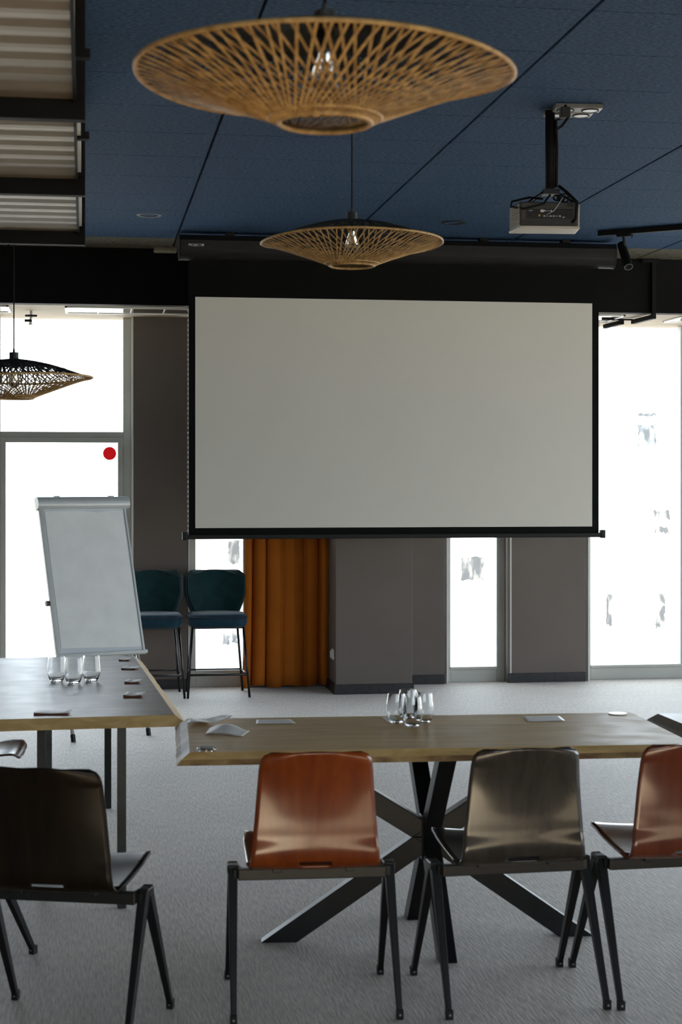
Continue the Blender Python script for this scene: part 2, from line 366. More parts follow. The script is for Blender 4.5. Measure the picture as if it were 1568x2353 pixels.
def window(name, x0, x1, frame, bottom, label, mull=(), transom=None, rails=None, left=True):
    """frame: jamb width; bottom: height of bottom rail; mull: inner mullion x ranges; transom: (z0, z1)"""
    w = struct(bpy.data.objects.new(name, None), label); C.objects.link(w)
    y0, y1 = YF, YF + .07
    jl, jr = frame
    MB().box(x0, x0 + jl, y0, y1, 0, HS).build('jamb', M_frame, w, bevel=.004)
    MB().box(x1 - jr, x1, y0, y1, 0, HS).build('jamb', M_frame, w, bevel=.004)
    MB().box(x0 + jl, x1 - jr, y0, y1, 0, bottom).build('bottom_rail', M_frame, w, bevel=.004)
    MB().box(x0 + jl, x1 - jr, y0 - .012, y0 + .01, bottom, bottom + .022).build('glazing_bead', M_frame, w, bevel=.003)
    MB().box(x0, x0 + .012, YW - .001, y0, 0, HS).build('reveal', M_reveal, w)
    MB().box(x1 - .012, x1, YW - .001, y0, 0, HS).build('reveal', M_reveal, w)
    spans = []; a = x0 + jl
    for m0, m1 in mull:
        MB().box(m0, m1, y0, y1, bottom, HS).build('mullion', M_frame, w, bevel=.004); spans.append((a, m0)); a = m1
    spans.append((a, x1 - jr))
    for s0, s1 in spans:
        if transom:
            MB().box(s0, s1, y0, y1, transom[0], transom[1]).build('transom', M_frame, w, bevel=.004)
            MB().box(s0, s1, y0 + .03, y0 + .036, transom[1], HS).build('pane', M_pane, w)
            s = .042                                # the lower light is a door leaf with a frame of its own
            z0, z1 = bottom, transom[0]
            for q in ((s0, s0 + s, z0, z1), (s1 - s, s1, z0, z1), (s0 + s, s1 - s, z1 - s * .9, z1)):
                MB().box(q[0], q[1], y0 - .02, y1 - .02, q[2], q[3]).build('leaf_frame', M_frame, w, bevel=.004)
            MB().box(s0 + s, s1 - s, y0 + .03, y0 + .036, z0, z1 - s * .9).build('pane', M_pane, w)
        else:
            MB().box(s0, s1, y0 + .03, y0 + .036, bottom, HS).build('pane', M_pane, w)
    portal(name + '_daylight', ((x0 + x1) / 2, YF + .12, HS / 2), x1 - x0, HS, (0, -1, 0))
    return w
X = lambda px: XY(px, YF)
tz = (ZY(150, 1003, YF), ZY(150, 993, YF))
w1 = window('window_1', -3.4, X(306), (.06, X(306) - X(283)), .085, 'tall grey framed window with door leaf at left', mull=((X(-24), X(1)),), transom=(ZY(150, 1006, YF), ZY(150, 992, YF)))
w2 = window('window_2', X(431), X(568), (X(450) - X(431), X(568) - X(559)), ZY(500, 1546, YF), 'narrow window behind the bar stool and curtain')
w3 = window('window_3', X(1021), X(1169), (X(1036) - X(1021), X(1169) - X(1142)), ZY(1090, 1538, YF), 'narrow window under the right half of the screen')
w4 = window('window_4', X(1344), 6.9, (X(1358) - X(1344), .06), ZY(1460, 1533, YF), 'tall wide window right of the screen', mull=((X(1565), X(1590)),))

def residue(win, boxes):
    for (a, b, c, d) in boxes:
        y = YF + .0285
        n = 10; lo = []
        xa, xb = XY(a, y), XY(b, y); za, zb = ZY((a + b) / 2, d, y), ZY((a + b) / 2, c, y)
        pts = []
        for k in range(n):
            pts.append((xa + (xb - xa) * k / n + random.uniform(-.006, .006), za + random.uniform(0, .025)))
        for k in range(n): pts.append((xb + random.uniform(-.01, .004), za + (zb - za) * k / n))
        for k in range(n): pts.append((xb - (xb - xa) * k / n, zb - random.uniform(0, .02)))
        for k in range(n): pts.append((xa + random.uniform(-.004, .008), zb - (zb - za) * k / n))
        MB().add([(p[0], y, p[1]) for p in pts], [tuple(range(len(pts)))]).build('glue_residue', M_resid, win)
residue(w3, [(1060, 1113, 1278, 1335)])
residue(w4, [(1466, 1511, 948, 960), (1466, 1510, 975, 1028), (1503, 1540, 1170, 1195), (1506, 1538, 1208, 1228), (1507, 1530, 1360, 1390), (1507, 1529, 1390, 1446), (1394, 1408, 1362, 1440)])
residue(w2, [(524, 552, 1240, 1300), (512, 528, 1452, 1486), (533, 546, 1448, 1480)])
y = YF + .027
c = (XY(252, y), y, ZY(252, 1042, y)); r = 15.2 / FPX * dY(252, y)
st = MB().add([(c[0] + r * math.cos(t * math.pi / 24), y, c[2] + r * math.sin(t * math.pi / 24)) for t in range(48)], [tuple(range(48))]).build('round_sticker', M_red)
tag(st, 'bright red round sticker on the glass above the flipchart', 'sticker')

# side walls; the windows behind the camera are unseen, added for the chair-back sheen
struct(MB().box(XL - .25, XL, YR, YW + .28, 0, HC + .2).build('wall_left', M_wallroom), 'grey side wall out of view at left')
rw = MB()
rear = [(-1.6, 1.3), (1.4, 4.3)]
RZ0, RZ1 = 1.65, 3.1
a = XL
for x0, x1 in rear: rw.box(a, x0, YR - .25, YR, 0, HC + .2); a = x1
rw.box(a, XR, YR - .25, YR, 0, HC + .2); 
for x0, x1 in rear: rw.box(x0, x1, YR - .25, YR, RZ1, HC + .2); rw.box(x0, x1, YR - .25, YR, 0, RZ0)
struct(rw.build('wall_rear', M_wallroom), 'grey wall behind the camera')
for k, (x0, x1) in enumerate(rear):
    w = struct(bpy.data.objects.new('window_%d' % (5 + k), None), 'unseen window added behind the camera'); C.objects.link(w)
    for q in ((x0, x0 + .06, RZ0, RZ1), (x1 - .06, x1, RZ0, RZ1), (x0 + .06, x1 - .06, RZ0, RZ0 + .06), (x0 + .06, x1 - .06, RZ1 - .06, RZ1), ((x0 + x1) / 2 - .03, (x0 + x1) / 2 + .03, RZ0 + .06, RZ1 - .06)):
        MB().box(q[0], q[1], YR - .16, YR - .09, q[2], q[3]).build('frame', M_frame, w, bevel=.004)
    MB().box(x0 + .06, x1 - .06, YR - .13, YR - .124, RZ0 + .06, RZ1 - .06).build('pane', M_pane, w)
    portal('window_%d_daylight' % (5 + k), ((x0 + x1) / 2, YR - .3, (RZ0 + RZ1) / 2), x1 - x0, RZ1 - RZ0, (0, 1, 0))
# unseen right-hand windows, added to light the right sides of duct, projector and plates
SIDE = [(2.4, 5.4), (5.7, 8.7), (9.0, 12.0)]; SZ0, SZ1 = .1, 2.95
rw = MB(); a = YR
for y0, y1 in SIDE: rw.box(XR, XR + .25, a, y0, 0, HC + .2); a = y1
rw.box(XR, XR + .25, a, YW + .28, 0, HC + .2)
for y0, y1 in SIDE: rw.box(XR, XR + .25, y0, y1, SZ1, HC + .2); rw.box(XR, XR + .25, y0, y1, 0, SZ0)
struct(rw.build('wall_right', M_wallroom), 'grey side wall with added windows out of view at right')
for k, (y0, y1) in enumerate(SIDE):
    w = struct(bpy.data.objects.new('window_%d' % (7 + k), None), 'unseen window added in the right side wall'); C.objects.link(w)
    for q in ((y0, y0 + .06, SZ0, SZ1), (y1 - .06, y1, SZ0, SZ1), (y0 + .06, y1 - .06, SZ0, SZ0 + .06), (y0 + .06, y1 - .06, SZ1 - .06, SZ1), ((y0 + y1) / 2 - .03, (y0 + y1) / 2 + .03, SZ0 + .06, SZ1 - .06)):
        MB().box(XR + .09, XR + .16, q[0], q[1], q[2], q[3]).build('frame', M_frame, w, bevel=.004)
    MB().box(XR + .12, XR + .126, y0 + .06, y1 - .06, SZ0 + .06, SZ1 - .06).build('pane', M_pane, w)
    portal('window_%d_daylight' % (7 + k), (XR + .3, (y0 + y1) / 2, (SZ0 + SZ1) / 2), SZ1 - SZ0, y1 - y0, (-1, 0, 0))

# ------------------------------------------------------------------ projection screen
YS = 11.63
t = thing('projection_screen', 'large white tab-tensioned projection screen with black borders hanging from the ceiling', 'projection screen', (0, YS, 0))
sx0, sx1 = XY(449, YS), XY(1361.5, YS); sz1, sz0 = ZY(449, 682, YS), ZY(449, 1213.5, YS)
bx0, bx1 = XY(434, YS), XY(1377, YS); bz0 = ZY(434, 1232, YS); cz = 3.285
MB().box(bx0, bx1, .004, .008, bz0, cz - .05).build('border', M_screenb, t)
MB().box(sx0, sx1, .0, .004, sz0, sz1).build('surface', M_screenw, t)
rr = .082; cx0, cx1 = XY(413, YS), XY(1408, YS)
prof = [(-.062, cz + .078), (.09, cz + .078), (.09, cz - .06)] + [(.004 + .086 * math.cos(a), cz - .0 + .092 * math.sin(a)) for a in [math.radians(q) for q in range(-50, -181, -13)]] + [(-.084, cz + .04)]
case = MB().frustum([(cx0, q[0], q[1]) for q in prof], [(cx1, q[0], q[1]) for q in prof]).build('casing', M_casing, t, bevel=.004, fixn=True)
for xx in (cx0 - .008, cx1): MB().frustum([(xx, q[0] * 1.02, cz + (q[1] - cz) * 1.03) for q in prof], [(xx + .008, q[0] * 1.02, cz + (q[1] - cz) * 1.03) for q in prof]).build('end_cap', M_casing, t, fixn=True)
MB().box(bx0 - .03, bx1 + .03, -.012, .02, bz0 - .022, bz0 + .01).build('bottom_bar', M_casing, t, bevel=.005)
for xx in (bx0 - .045, bx1 + .012): MB().box(xx, xx + .033, -.018, .026, bz0 - .028, bz0 + .03).build('bar_end', M_casing, t, bevel=.004)
tens = MB(); nb = 46
for k in range(nb):
    z = bz0 + .03 + (sz1 - .1 - bz0) * k / nb; tens.box(bx0 - .009, bx0 - .003, .002, .008, z, z + .016)
tc = tens.build('tension_tabs', M_print, t); tc['kind'] = 'stuff'
MB().tube([(bx0 - .006, .006, bz0), (bx0 - .006, .006, sz1 - .07)], .0012, 5).build('tension_cord', M_cord, t)
MB().tube([(bx1 + .006, .006, bz0), (bx1 + .006, .006, sz1 - .07)], .0012, 5).build('tension_cord', M_cord, t)
for k in range(5):
    xx = cx0 + .35 + (cx1 - cx0 - .7) * k / 4
    MB().box(xx - .03, xx + .03, -.03, .05, cz + .078, HC - 0).build('ceiling_bracket', M_casing, t)
lz = ZY(433, 565, YS - .085)
tx = text_mesh('maker_lettering', 'PROJECTA', .0225, M_print, case)
tx.rotation_euler = (math.pi / 2 , 0, 0); tx.location = (XY(433, YS - .085), -.0895, lz)
lo = MB()
for k in range(2):
    x0 = XY(463.5 + k * 3, YS - .085); lo.frustum([(x0, -.0905, lz), (x0 + .004, -.0905, lz), (x0 + .008, -.0905, lz + .016), (x0 + .003, -.0905, lz + .016)], [(x0, -.088, lz), (x0 + .004, -.088, lz), (x0 + .008, -.088, lz + .016), (x0 + .003, -.088, lz + .016)])
lo.build('maker_mark', M_print, case, fixn=True)

# control box beside the casing
b = at_d(385, 563, 12.0)
t = thing('receiver_box', 'small beige plastic box at left end of the screen casing', 'box', (b.x, YFA, 0))
MB().frustum([(-.075, -.07, b.z + .05), (.085, -.07, b.z + .05), (.085, 0, b.z + .05), (-.075, 0, b.z + .05)][::-1], [(-.085, -.085, b.z), (.09, -.085, b.z), (.09, 0, b.z), (-.085, 0, b.z)][::-1]).build('housing', M_box, t, bevel=.012, fixn=True)
MB().tube([(-.0 + .0, -.05, b.z + .045), (.06, -.15, b.z + .09), (.12, -.4, HC - .015)], .004, 6).build('wire', M_lead, t)

# ------------------------------------------------------------------ air duct
duct = thing('air_duct', 'ribbed beige metal ventilation duct with black flanges under the ceiling', 'duct', (0, 0, 0))
DX0, DX1, DZ0, DZ1 = -1.75, -.03, 2.825, 3.34; SL = 1.365; DY = [7.945 - SL * k for k in range(6)]
def duct_section(y0, y1):
    n = 7; mb = MB(); prof = [(y0, DZ0)]
    step = (y1 - y0 - .16) / n
    for k in range(n):
        a = y0 + .08 + step * k
        prof += [(a + .01, DZ0), (a + step * .35, DZ0 - .007), (a + step * .6, DZ0 - .007), (a + step, DZ0)]
    prof += [(y1, DZ0), (y1, DZ1), (y0, DZ1)]
    return mb.frustum([(DX0, q[0], q[1]) for q in prof], [(DX1, q[0], q[1]) for q in prof])
for k in range(5):
    y1, y0 = DY[k] - .02, DY[k + 1] + .02
    sec = duct_section(y0, y1).build('duct_section', M_duct, duct, fixn=True)
    if k < 2: MB().box(DX1, DX1 + .016, y0 + .32, y1 - .06, DZ0 + .02, DZ1 - .02).build('side_glint', M_reveal, sec)  # white box paints the window glare along the bare metal side
for k in range(6):
    yy = DY[k]; fb = MB(); e = .05
    fb.box(DX0 - e, DX1 + .032, yy - .045, yy + .005, DZ0 - .062, DZ0 + .01)
    fb.box(DX1 - .01, DX1 + .032, yy - .045, yy + .005, DZ0 + .01, DZ1)
    fb.box(DX0 - e, DX0 + .01, yy - .045, yy + .005, DZ0 + .01, DZ1)
    fb.box(DX0 - e, DX1 + .032, yy - .045, yy + .005, DZ1, DZ1 + .03)
    fb.build('flange', M_flange, duct, bevel=.003)
MB().box(DX0, DX1, DY[0] + .005, DY[0] + .012, DZ0, DZ1).build('end_plate', M_flange, duct)
MB().box(DX1 - .006, DX1 + .004, DY[5], DY[0], DZ0 - .012, DZ0 + .012).build('edge_strip', M_flange, duct)
for yy in (DY[1] - .75, DY[2] - .5, DY[3] - .5):
    h = MB().box(DX1 + .005, DX1 + .02, yy - .015, yy + .015, DZ0 + .03, HC); h.box(DX1, DX1 + .045, yy - .02, yy + .02, DZ0 + .01, DZ0 + .035)
    h.build('hanger', M_flange, duct)

# ------------------------------------------------------------------ bamboo pendant lamps
R = 0.375
LOW = [(1.0, 0), (.93, -.018), (.82, -.05), (.7, -.09), (.56, -.14), (.42, -.19), (.30, -.235), (.245, -.262)]
UPP = [(1.0, 0), (.9, .025), (.78, .065), (.64, .115), (.48, .165), (.32, .20), (.18, .222), (.07, .235)]
def prof_at(P, s):
    f = s * (len(P) - 1); i = min(int(f), len(P) - 2); f -= i
    return P[i][0] * (1 - f) + P[i + 1][0] * f, P[i][1] * (1 - f) + P[i + 1][1] * f
def wave(th): return .022 * math.sin(2 * th + .6) + .012 * math.sin(3 * th)
def weave(P, nst, pin, w, seg):
    """each strip runs straight across the plan, passing the centre at pin * R"""
    mb = MB()
    for sgn in (-1, 1):
        for k in range(nst):
            th0 = 2 * math.pi * (k + .5 * (sgn > 0)) / nst + random.uniform(-.014, .014)
            ww = w * random.uniform(.8, 1.15); rows = []
            for i in range(seg + 1):
                s = i / seg; r, z = prof_at(P, s)
                th = th0 + sgn * math.asin(min(.98, pin / r))
                z += wave(th) * max(0, (r - .45)) * 1.6
                rows.append((Vector((r * math.cos(th), r * math.sin(th), z)) * R + Vector((0, 0, .0013 * sgn)), s))
            vs = []
            for i, (p, s) in enumerate(rows):
                tg = (rows[min(i + 1, seg)][0] - rows[max(i - 1, 0)][0]).normalized()
                rad = Vector((p.x, p.y, 0)).normalized(); nn = (rad * .35 + Vector((0, 0, 1))).normalized()
                sd = tg.cross(nn).normalized(); nn = sd.cross(tg).normalized()
                for a, b in ((-1, -1), (1, -1), (1, 1), (-1, 1)): vs.append(p + sd * a * ww / 2 + nn * b * .0009)
            fs = [(i * 4 + j, i * 4 + (j + 1) % 4, i * 4 + 4 + (j + 1) % 4, i * 4 + 4 + j) for i in range(seg) for j in range(4)]
            mb.add(vs, fs)
    return mb
def ring(r, z, rad, n=96, wav=True):
    return MB().tube([Vector((r * math.cos(2 * math.pi * k / n), r * math.sin(2 * math.pi * k / n), z + (wave(2 * math.pi * k / n) * max(0, r - .45) * 1.6 if wav else 0))) * R for k in range(n + 1)], rad, 6, cap=False)
def pendant(label, loc, rz):
    t = thing('pendant_lamp', label, 'lamp', loc, rz, 'woven bamboo pendant lamps')
    a = weave(LOW, 76, .16, .0058, 12).build('lower_weave', M_bamboo, t); a['kind'] = 'stuff'; a['label'] = 'natural honey coloured bamboo strips'
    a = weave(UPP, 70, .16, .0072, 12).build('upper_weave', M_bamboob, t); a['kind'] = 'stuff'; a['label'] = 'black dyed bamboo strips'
    ring(1.0, 0, .0052).build('rim', M_bamboo, t, smooth=True)
    ring(.245, -.262, .0056, 64).build('bottom_ring', M_bamboo, t, smooth=True)
    ring(.30, -.236, .004, 64).build('inner_ring', M_bamboo, t, smooth=True)
    ring(.66, .110, .003, 64).build('upper_ring', M_bamboob, t, smooth=True)
    MB().lathe([(.0, .225 * R), (.10 * R, .222 * R), (.10 * R, .236 * R), (.045 * R, .25 * R), (.0, .25 * R)], 24).build('cap', M_lampblk, t, smooth=False)
    MB().lathe([(.0, .245 * R), (.022, .245 * R), (.022, .245 * R + .030), (.006, .245 * R + .031), (.0055, .245 * R + .046), (0, .245 * R + .047)], 24).build('holder', M_lampblk, t)
    MB().lathe([(.0, .225 * R), (.018, .225 * R), (.018, .12 * R), (.0, .12 * R)], 20).build('socket', M_lampblk, t)
    bp = [(.012, .12 * R), (.0135, .09 * R), (.024, .02 * R), (.0285, -.045 * R), (.026, -.09 * R), (.015, -.125 * R), (.0, -.135 * R)]
    bl = MB().lathe(bp, 20); bb = bl.build('bulb', M_glass, t, smooth=True)
    fm = MB()
    for k in range(6):
        th = k * math.pi / 3; fm.tube([(.006 * math.cos(th), .006 * math.sin(th), .06 * R), (.012 * math.cos(th + .4), .012 * math.sin(th + .4), -.06 * R)], .0007, 4)
    fm.build('filament', M_fil, bb)
    cz0 = .245 * R + .045
    MB().tube([(0, 0, cz0), (0, 0, HC - loc[2] - .02)], .0032, 8).build('cord', M_cord, t, smooth=True)
    MB().lathe([(0, HC - loc[2] - .03), (.045, HC - loc[2] - .03), (.05, HC - loc[2]), (0, HC - loc[2])], 24).build('ceiling_rose', M_lampblk, t)
    return t
d1, d2, d3 = FPX * 2 * R / 868, FPX * 2 * R / 417, FPX * 2 * R / 358
l1 = at_d(747, 168, d1); l2 = at_d(809, 556, d2); l3 = at_d(32, 868, d3)
lamp = pendant('nearest and largest looking bamboo pendant lamp at the top of the picture', tuple(l1), 0.3)
def lamp_copy(label, loc, rz):
    c = copy_thing(lamp, label, loc, rz)
    for ch in list(c.children):
        if ch.name.startswith('cord'):
            ch.data = MB().tube([(0, 0, .245 * R + .045), (0, 0, HC - loc[2] - .02)], .0032, 8).build('cord_tmp', M_cord).data
            tmp = [o for o in C.objects if o.name.startswith('cord_tmp')]
            for o in tmp: bpy.data.objects.remove(o)
            ch.data.name = 'cord'
        if ch.name.startswith('ceiling_rose'): ch.location.z = lamp.location.z - loc[2]
lamp_copy('middle bamboo pendant lamp hanging in front of the screen casing', tuple(l2), 1.4)
lamp_copy('bamboo pendant lamp silhouetted against the left window', tuple(l3), 2.3)

# ------------------------------------------------------------------ projector
pc = at_z(1300, 248, HC)
t = thing('projector', 'black and beige ceiling projector with cables plugged into its back', 'projector', (pc.x, pc.y, 0), math.radians(-PHI * 57.3 + 3.5))
dp = 7.72
def lp(px, py, dy=0.0):                              # pixel -> the projector's own axes at depth dp + dy
    d = dp + dy; return ((px - 1300) / FPX * d, dy, CAMH + (HOR - py) / FPX * d)
x0, _, zb = lp(1188, 523); x1, _, zt = lp(1322, 468)
DEP = .15
body = MB().frustum([(x0, -.08, zb), (x1, -.08, zb), (x1 + .01, DEP - .08, zb), (x0 - .022, DEP - .08, zb)], [(x0, -.08, zt), (x1, -.08, zt), (x1 + .01, DEP - .08, zt), (x0 - .022, DEP - .08, zt)]).build('body', M_projd, t, bevel=.006, fixn=True)
MB().frustum([(x0 - .006, -.086, zb - .014), (x1 + .006, -.086, zb - .014), (x1 + .016, DEP - .074, zb - .014), (x0 - .028, DEP - .074, zb - .014)], [(x0 - .006, -.086, zb), (x1 + .006, -.086, zb), (x1 + .016, DEP - .074, zb), (x0 - .028, DEP - .074, zb)]).build('lower_cover', M_projl, t, bevel=.004, fixn=True)
for k in range(15):
    z = zb + .006 + (zt - zb - .012) * k / 15
    MB().bar((x0 - .005, -.078, z), (x0 - .023, DEP - .085, z), .006, .0022).build('vent_slat', M_projl, t)
    MB().bar((x1 + .004, -.078, z), (x1 + .012, DEP - .085, z), .006, .0022).build('vent_slat', M_projl, t)
for k in range(6):
    z = zb + .004 + .0045 * k
    MB().box(x0 + .008, x1 - .008, -.084, -.08, z, z + .0016).build('rear_ridge', M_projd, body)
w = x1 - x0; H = zt - zb
MB().box(x0 + .10 * w, x0 + .9 * w, -.0815, -.08, zb + .30 * H, zb + .70 * H).build('port_panel', M_slot, t)
MB().box(x0 + .14 * w, x0 + .92 * w, -.084, -.08, zb + .70 * H, zb + .735 * H).build('panel_lip', M_projd, t)
def port(name, fx, fz, fw, fh, m, dep=.0035):
    return MB().box(x0 + (fx - fw / 2) * w, x0 + (fx + fw / 2) * w, -.0815 - dep, -.0813, zb + (fz - fh / 2) * H, zb + (fz + fh / 2) * H).build(name, m, t, bevel=.0006)
port('usb_socket', .375, .615, .055, .10, M_socket); 
for fx, fz in ((.465, .40), (.625, .40), (.475, .62)):
    q = port('serial_socket', fx, fz, .09, .075, M_grey); 
    for e in (-.058, .058): port('screw', fx + e, fz, .02, .055, M_bolt, .005)
port('round_jack', .325, .42, .03, .08, M_yellow, .006); port('power_inlet', .2, .47, .09, .13, M_slot, .004); port('hdmi_socket', .745, .36, .045, .03, M_bolt, .002)
port('sticker_strip', .18, .62, .06, .02, M_socket, .0004)
port('knob_block', .86, .86, .1, .1, M_slot, .004)
MB().lathe([(0, 0), (.007, 0), (.007, .016), (.004, .02), (0, .02)], 12, (x1 - .012, -.05, zt)).build('adjuster_foot', M_slot, t)
pxx = lp(1266, 300)[0]; ptop = lp(1266, 272)[2]; pbot = lp(1266, 438)[2]
MB().tube([(pxx, .02, pbot), (pxx, .02, HC - .01)], .023, 16).build('pole', M_cord, t, smooth=True)
MB().tube([(pxx + .026, .0, pbot + .02), (pxx + .028, 0, pbot + .2), (pxx + .024, 0, pbot + .33), (pxx + .06, -.01, HC - .05)], .009, 8).build('cable_bundle', M_cord, t, smooth=True)
br = MB()
for e in (-.07, .07):
    br.tube([(pxx, .02, pbot + .02), (pxx + e, .0, zt + .035), (pxx + e * 1.6, -.02, zt + .004)], .006, 6); br.tube([(pxx, .02, pbot + .02), (pxx + e, .09, zt + .03), (pxx + e * 1.5, .12, zt + .004)], .006, 6)
br.box(pxx - .035, pxx + .04, -.01, .06, pbot - .012, pbot + .012)
br.build('mount_bracket', M_steel, t)
MB().tube([lp(1282, 425, -.03), lp(1298, 440, -.06), lp(1318, 462, -.1), lp(1314, 500, -.11), lp(1308, 508, -.085)], .0075, 8).build('power_cable', M_cord, t, smooth=True)
MB().tube([lp(1288, 452, -.06), lp(1272, 470, -.1), lp(1262, 482, -.115), lp(1246, 492, -.09)], .0018, 6).build('usb_lead', M_lead, t, smooth=True)
MB().tube([lp(1246, 455, -.02), lp(1215, 452, .0), lp(1175, 462, .0), lp(1170, 474, -.03), lp(1195, 478, -.09), lp(1240, 466, -.09), lp(1262, 446, -.02)], .005, 8).build('cable_loop', M_cord, t, smooth=True)
for k in range(3):
    c = lp(1277 + 9 * k, 452, -.03 - .01 * k)
    MB().tube([(c[0] + .016 * math.cos(q * .45), c[1], c[2] + (.012 + .004 * k) * math.sin(q * .45)) for q in range(15)], .004, 6).build('cable_coil', M_cord, t, smooth=True)

# perforated socket plates on the ceiling above the projector
g = thing('ceiling_socket_plate', 'twin metal socket plates on the ceiling above the projector', 'socket plate', (pc.x + .04, pc.y, 0), t.rotation_euler.z)
for k, (oy, ox) in enumerate(((-.055, .02), (.055, 0.0))):
    pl = MB().box(-.125 + ox, .095 + ox, oy - .048, oy + .048, HC - .022, HC).build('plate', M_plate, g, bevel=.003)
    for e in (-.07, .045):
        MB().lathe([(0, -.002), (.034, -.002), (.034, .001)], 24, (ox + e, oy, HC - .0225)).build('socket_insert', M_alu, pl)
        MB().lathe([(.035, -.0035), (.041, -.0035), (.041, .001)], 24, (ox + e, oy, HC - .0225)).build('socket_ring', M_slot, pl)
MB().tube([(-.06, -.1, HC - .01), (-.05, -.12, HC - .07), (-.07, -.08, HC - .10), (-.09, -.02, HC - .11)], .007, 8).build('plug_lead', M_cord, g, smooth=True)
MB().box(-.085, -.04, -.13, -.08, HC - .07, HC - .022).build('plug', M_slot, g, bevel=.004)

# ------------------------------------------------------------------ ceiling fittings
for px, py, lab in ((343, 494, 'recessed round downlight in the blue ceiling beside the duct'), (1043, 511, 'recessed round downlight in the blue ceiling near the projector')):
    c = at_z(px, py, HC)
    t = thing('downlight', lab, 'downlight', (c.x, c.y, HC), 0, 'recessed ceiling downlights')
    MB().lathe([(.060, 0), (.060, -.004), (.078, -.005), (.082, 0)], 40).build('trim_ring', M_casing if px > 900 else M_grey, t, smooth=False)
    MB().lathe([(.060, -.003), (.05, .025), (.0, .026)], 40).build('baffle', M_slot, t)
a = at_z(1376, 537, HC - .02); b2 = at_z(1620, 518, HC - .02)
dirv = (b2 - a).normalized()
t = thing('track_light', 'black ceiling track with one cylindrical spotlight right of the screen', 'track light', (a.x, a.y, 0))
L = lambda p: Vector(p) - Vector((a.x, a.y, 0))
MB().bar(L(a), L(b2), .036, .036).build('track', M_flange, t, bevel=.002)
s0 = L(a.lerp(b2, .24)) + Vector((0, 0, -.004))
MB().bar(s0 - dirv * .045 + Vector((0, 0, -.018)), s0 + dirv * .06 + Vector((0, 0, -.018)), .034, .022).build('adapter', M_flange, t, bevel=.002)
h0 = L(at_d(1433, 575, 11.6)); h1 = L(at_d(1445, 613, 11.5))
MB().tube([s0 + Vector((0, 0, -.02)), h0 + Vector((.01, 0, .02))], .009, 10).build('stem', M_flange, t, smooth=True)
ax = (h1 - h0).normalized()
hd = MB().tube([h0 - ax * .06, h1], .031, 24).build('spot_head', M_flange, t, bevel=.003)
q = ax.to_track_quat('Z', 'Y').to_matrix().to_4x4(); q.translation = h1
MB().lathe([(.024, .0), (.024, .004), (.031, .004), (.031, 0)], 24).xf(q).build('bezel', M_grey, hd)
MB().tube([s0 + dirv * .055 + Vector((0, 0, -.02)), s0 + dirv * .06 + Vector((0, 0, -.045)), s0 + dirv * .07 + Vector((0, 0, -.02))], .003, 6).build('lock_lever', M_flange, t)

# mirror louvre luminaires in the soffit
def soffit_light(label, x0, x1, y0, y1, louvre):
    t = thing('ceiling_light', label, 'ceiling light', ((x0 + x1) / 2, (y0 + y1) / 2, HS), 0, 'mirror louvre luminaires by the windows')
    hx, hy = (x1 - x0) / 2, (y1 - y0) / 2
    f = MB(); f.box(-hx, hx, -hy, -hy + .02, -.012, 0); f.box(-hx, hx, hy - .02, hy, -.012, 0); f.box(-hx, -hx + .02, -hy, hy, -.012, 0); f.box(hx - .02, hx, -hy, hy, -.012, 0)
    f.build('frame', M_alu, t, bevel=.002)
    MB().box(-hx + .02, hx - .02, -hy + .02, hy - .02, -.006, 0).build('reflector', M_mirror, t)
    for k in range(louvre):
        x = -hx + (k + 1) * 2 * hx / (louvre + 1); MB().box(x - .004, x + .004, -hy + .02, hy - .02, -.010, -.006).build('divider', M_alu, t)
def ys(py, px): d = (HS - CAMH) * FPX / (HOR - py); return cw((px - 784) / FPX * d, d).y
ya, yb = 12.67, 13.12
soffit_light('long mirror louvre ceiling light left of the screen', XY(149, 12.7), XY(149, 12.7) + 1.5, ya, yb, 5)
soffit_light('mirror louvre ceiling light above the left pendant lamp', XY(20, 12.7) - 1.5, XY(20, 12.7), ya, yb, 5)
soffit_light('mirror louvre ceiling light at the right edge of the screen', XY(1436, 12.7) - 1.5, XY(1436, 12.7), ya, yb, 5)
soffit_light('mirror louvre ceiling light at the far right edge', XY(1545, 12.9), XY(1545, 12.9) + 1.5, ya, yb, 5)

# black conduit on the fascia and soffit
cp = at_d(1501, 655, dY(1501, YFA))
t = thing('conduit', 'black surface conduit running down the fascia and under the soffit', 'conduit', (cp.x, YFA, 0))
MB().box(-.016, .016, -.03, 0, HS - .03, HC - .002).build('vertical_run', M_flange, t, bevel=.002)
MB().box(-.10, .04, -.04, -.002, HC - .03, HC - .0).build('ceiling_clip', M_flange, t, bevel=.002)
MB().bar((0, -.03, HS - .03), (-.02, .42, HS - .03), .034, .034).build('soffit_run', M_flange, t, bevel=.002)
MB().bar((-.10, .45, HS - .03), (-.12, .84, HS - .03), .034, .034).build('far_run', M_flange, t, bevel=.002)
MB().bar((-.02, .42, HS - .012), (-.28, .42, HS - .012), .012, .012).build('cross_run', M_flange, t)
# sprinkler under the soffit at left
c = at_d(70, 712, 12.85)
t = thing('sprinkler', 'small metal sprinkler fitting under the soffit above the left window', 'sprinkler', (c.x, c.y, 0))
MB().tube([(.005, 0, HS), (.005, 0, HS - .06)], .011, 10).build('pipe', M_alu, t)
MB().box(-.04, .05, -.012, .012, HS - .045, HS - .03).build('clamp', M_slot, t); MB().box(-.045, .012, -.01, .01, HS - .085, HS - .065).build('yoke', M_slot, t)
MB().lathe([(0, -.11), (.026, -.108), (.012, -.1), (.008, -.06), (0, -.06)], 16, (.0, 0, HS)).build('deflector', M_alu, t)

